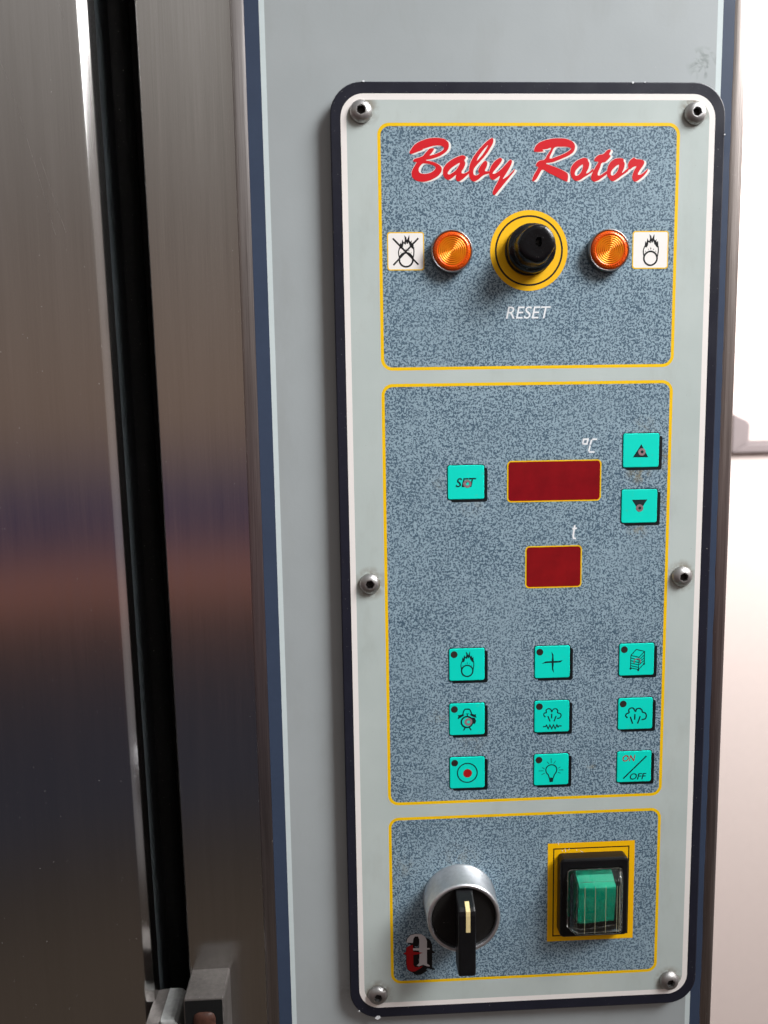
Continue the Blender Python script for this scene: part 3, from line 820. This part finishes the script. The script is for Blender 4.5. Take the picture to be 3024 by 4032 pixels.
# top disc with a broken hole
hx, hy = .5, 126.7
hole = [(hx + (1.5 + random.uniform(-.35, .35)) * .8 * math.cos(2 * PI * i / 18), hy + (1.5 + random.uniform(-.3, .35)) * 1.15 * math.sin(2 * PI * i / 18)) for i in range(18)]
m = MB(); m.sheet([(-.1 + 2.9 * (1 + .0036 * math.sin(5 * 2 * PI * i / seg + 12)) * math.cos(2 * PI * i / seg), 126.2 + 2.9 * math.sin(2 * PI * i / seg)) for i in range(seg)], 13.0, [hole])
m.add([(p[0], p[1], 13.0) for p in hole] + [(hx + (p[0] - hx) * .7 + random.uniform(-.2, .2), hy + (p[1] - hy) * .7 + random.uniform(-.2, .2), 11.2) for p in hole], [(i, (i + 1) % 18, 18 + (i + 1) % 18, 18 + i) for i in range(18)])
m.sheet([(hx + (p[0] - hx) * .8, hy + (p[1] - hy) * .8) for p in hole], 11.2)
m.build('cap_top', 'scuffed_plastic', rb)
m = MB()
for i in range(14):
    a = random.uniform(0, 2 * PI); r = random.uniform(.9, 1.6); cx_, cy_ = hx + r * .85 * math.cos(a), hy + r * 1.2 * math.sin(a); s_ = random.uniform(.16, .36)
    m.add([(cx_ - s_, cy_ - s_ * .6, 12.7), (cx_ + s_, cy_ - s_ * .4, 12.7), (cx_ + s_ * .3, cy_ + s_, 12.7), (cx_ + random.uniform(-.2, .2), cy_ + random.uniform(-.2, .2), 13.0 + random.uniform(.1, .5))], [(0, 1, 3), (1, 2, 3), (2, 0, 3)])
m.build('broken_edge', 'black_plastic', rb)

# ------------------------------------------------------------------ selector switch
KX, KY = -27.8, -134.8
ss = thing('selector_switch', 'black lever selector switch in a satin metal collar', 'switch', (KX, KY, 0))
m = MB(); m.lathe(KX, KY, [(15.2, -.1), (15.2, .9), (14.95, 1.1), (14.75, 12.6), (14.5, 13.3), (14.0, 13.6), (13.3, 13.5), (13.0, 13.1), (12.95, 11.5)], 72); m.build('collar', 'satin_aluminium', ss)
m = MB(); m.lathe(KX, KY, [(12.95, 11.9), (12.4, 12.1), (0, 12.1)], 56, False); m.build('dial', 'dusty_black', ss)
# lever: sloping head, flat front, long tail past the collar
LW = 3.45
m = MB()
side = [(-19.1, 13.9), (-19.1, 20.6), (-18.3, 21.8), (-17.0, 22.0), (7.0, 22.0), (8.6, 21.6), (9.6, 20.4), (12.2, 13.4), (12.3, 12.0), (-12.5, 12.0), (-13.8, 13.9)]
def lever_section(off, ins):
    cyy = sum(p[0] for p in side) / len(side); chh = sum(p[1] for p in side) / len(side)
    return [(KX + off, KY + p[0] - math.copysign(ins, p[0] - cyy), p[1] - (ins if p[1] > 15 else 0)) for p in side]
secs = [lever_section(-LW, .55), lever_section(-LW + .2, .15), lever_section(-LW + .7, 0), lever_section(LW - .7, 0), lever_section(LW - .2, .15), lever_section(LW, .55)]
n = len(side); vs = [p for s_ in secs for p in s_]
fs = [(q * n + i, (q + 1) * n + i, (q + 1) * n + (i + 1) % n, q * n + (i + 1) % n) for q in range(5) for i in range(n)]
fs += [tuple(range(n))[::-1], tuple(5 * n + i for i in range(n))]
m.add(vs, fs); lv = m.build('lever', 'black_plastic', ss, weld=True)
m = MB()
tk = [(KX + .35, KY + 10.75, 18.3), (KX + .35, KY + 9.72, 20.75), (KX + .35, KY + 8.7, 21.75), (KX + .35, KY + 7.0, 22.1), (KX + .35, KY + .2, 22.1)]
m.add([(p[0] - .85, p[1] + .05, p[2] + .12) for p in tk] + [(p[0] + .85, p[1] + .05, p[2] + .12) for p in tk], [(i, 5 + i, 6 + i, 1 + i) for i in range(4)])
m.build('pointer_mark', 'tick_cream', lv)

# ------------------------------------------------------------------ rocker switch under a clear hood
bx_, by_ = 27.65, -133.9
rs = thing('rocker_switch', 'green rocker switch under a clear splash hood in a black bezel', 'switch', (bx_, by_, 0))
m = MB()
ob_, ib_ = rrect(bx_, by_, 28.4, 34.4, 1.8, 6), rrect(bx_, by_, 23.0, 27.0, 1.2, 6)
nb = len(ob_); o2, o3 = inset(ob_, .25), inset(ob_, .8)
rings = [(ob_, -.1), (ob_, 4.2), (o2, 4.75), (o3, 5.0), (ib_, 5.0), (ib_, 1.5)]
vs = [(p[0], p[1], h) for r_, h in rings for p in r_]
m.add(vs, [(q * nb + i, q * nb + (i + 1) % nb, (q + 1) * nb + (i + 1) % nb, (q + 1) * nb + i) for q in range(5) for i in range(nb)])
m.build('bezel', 'black_plastic', rs)
m = MB(); m.sheet(ib_, 1.6); m.build('well', 'dusty_black', rs)
m = MB()   # wedge-shaped green rocker
g0, g1 = 19.9, 34.9
prf = [(-123.6, 1.6), (-123.6, 5.4), (-126.6, 9.3), (-127.1, 9.4), (-143.2, 6.4), (-143.8, 5.8), (-143.8, 1.6)]
vs = [(g0, y_, h_) for y_, h_ in prf] + [(g1, y_, h_) for y_, h_ in prf]; n = len(prf)
m.add(vs, [(i, i + 1, n + i + 1, n + i) for i in range(n - 1)] + [tuple(range(n))[::-1], tuple(range(n, 2 * n))]); m.build('rocker', 'green_lens', rs, weld=True)
# hood: outer and inner skin of clear rubber
def hood_ring(t, d):
    x0, x1, y0, y1, h = t
    return rrect((x0 + x1) / 2, (y0 + y1) / 2, x1 - x0 - 2 * d, y1 - y0 - 2 * d, 1.4 - d * .5, 5), h - d
HR = [(16.3, 39.0, -147.2, -121.1, 5.05), (16.8, 38.6, -146.9, -121.5, 7.5), (17.9, 37.5, -146.2, -122.3, 10.7), (18.5, 37.0, -145.7, -122.8, 11.2)]
m = MB(); O_ = [hood_ring(t, 0) for t in HR]; I_ = [hood_ring(t, .7) for t in HR]
I_[0] = (I_[0][0], 5.05); nb = len(O_[0][0])
for RR, flip in ((O_, False), (I_, True)):
    vs = [(p[0], p[1], h) for r_, h in RR for p in r_]
    fs = [(q * nb + i, q * nb + (i + 1) % nb, (q + 1) * nb + (i + 1) % nb, (q + 1) * nb + i) for q in range(3) for i in range(nb)] + [tuple(3 * nb + i for i in range(nb))]
    m.add(vs, [tuple(reversed(f_)) for f_ in fs] if flip else fs, True)
vs = [(p[0], p[1], 5.05) for p in O_[0][0]] + [(p[0], p[1], 5.05) for p in I_[0][0]]
m.add(vs, [(i, nb + i, nb + (i + 1) % nb, (i + 1) % nb) for i in range(nb)])
hd = m.build('hood', 'hood', rs, weld=True)
m = MB()       # pale strips painted as highlights along the hood's moulded edges
for (t, wd) in ((HR[3], .22), (HR[0], .3)):
    r_, h_ = hood_ring(t, .05); m.ribbon(r_, wd, h_ + .05, True)
m.build('hood_edge_highlight', 'hood_highlight', hd)
for x_ in (21.7, 26.0, 30.3, 34.9, 35.9):
    m = MB(); m.box(x_ - .07, x_ + .07, -145.2, -125.0, 11.22, 11.36); m.build('hood_rib', 'pale_wire', hd)


# ------------------------------------------------------------------ render
S.render.engine = 'CYCLES'
S.render.resolution_x = 768; S.render.resolution_y = 1024
S.cycles.max_bounces = 10; S.cycles.transmission_bounces = 8
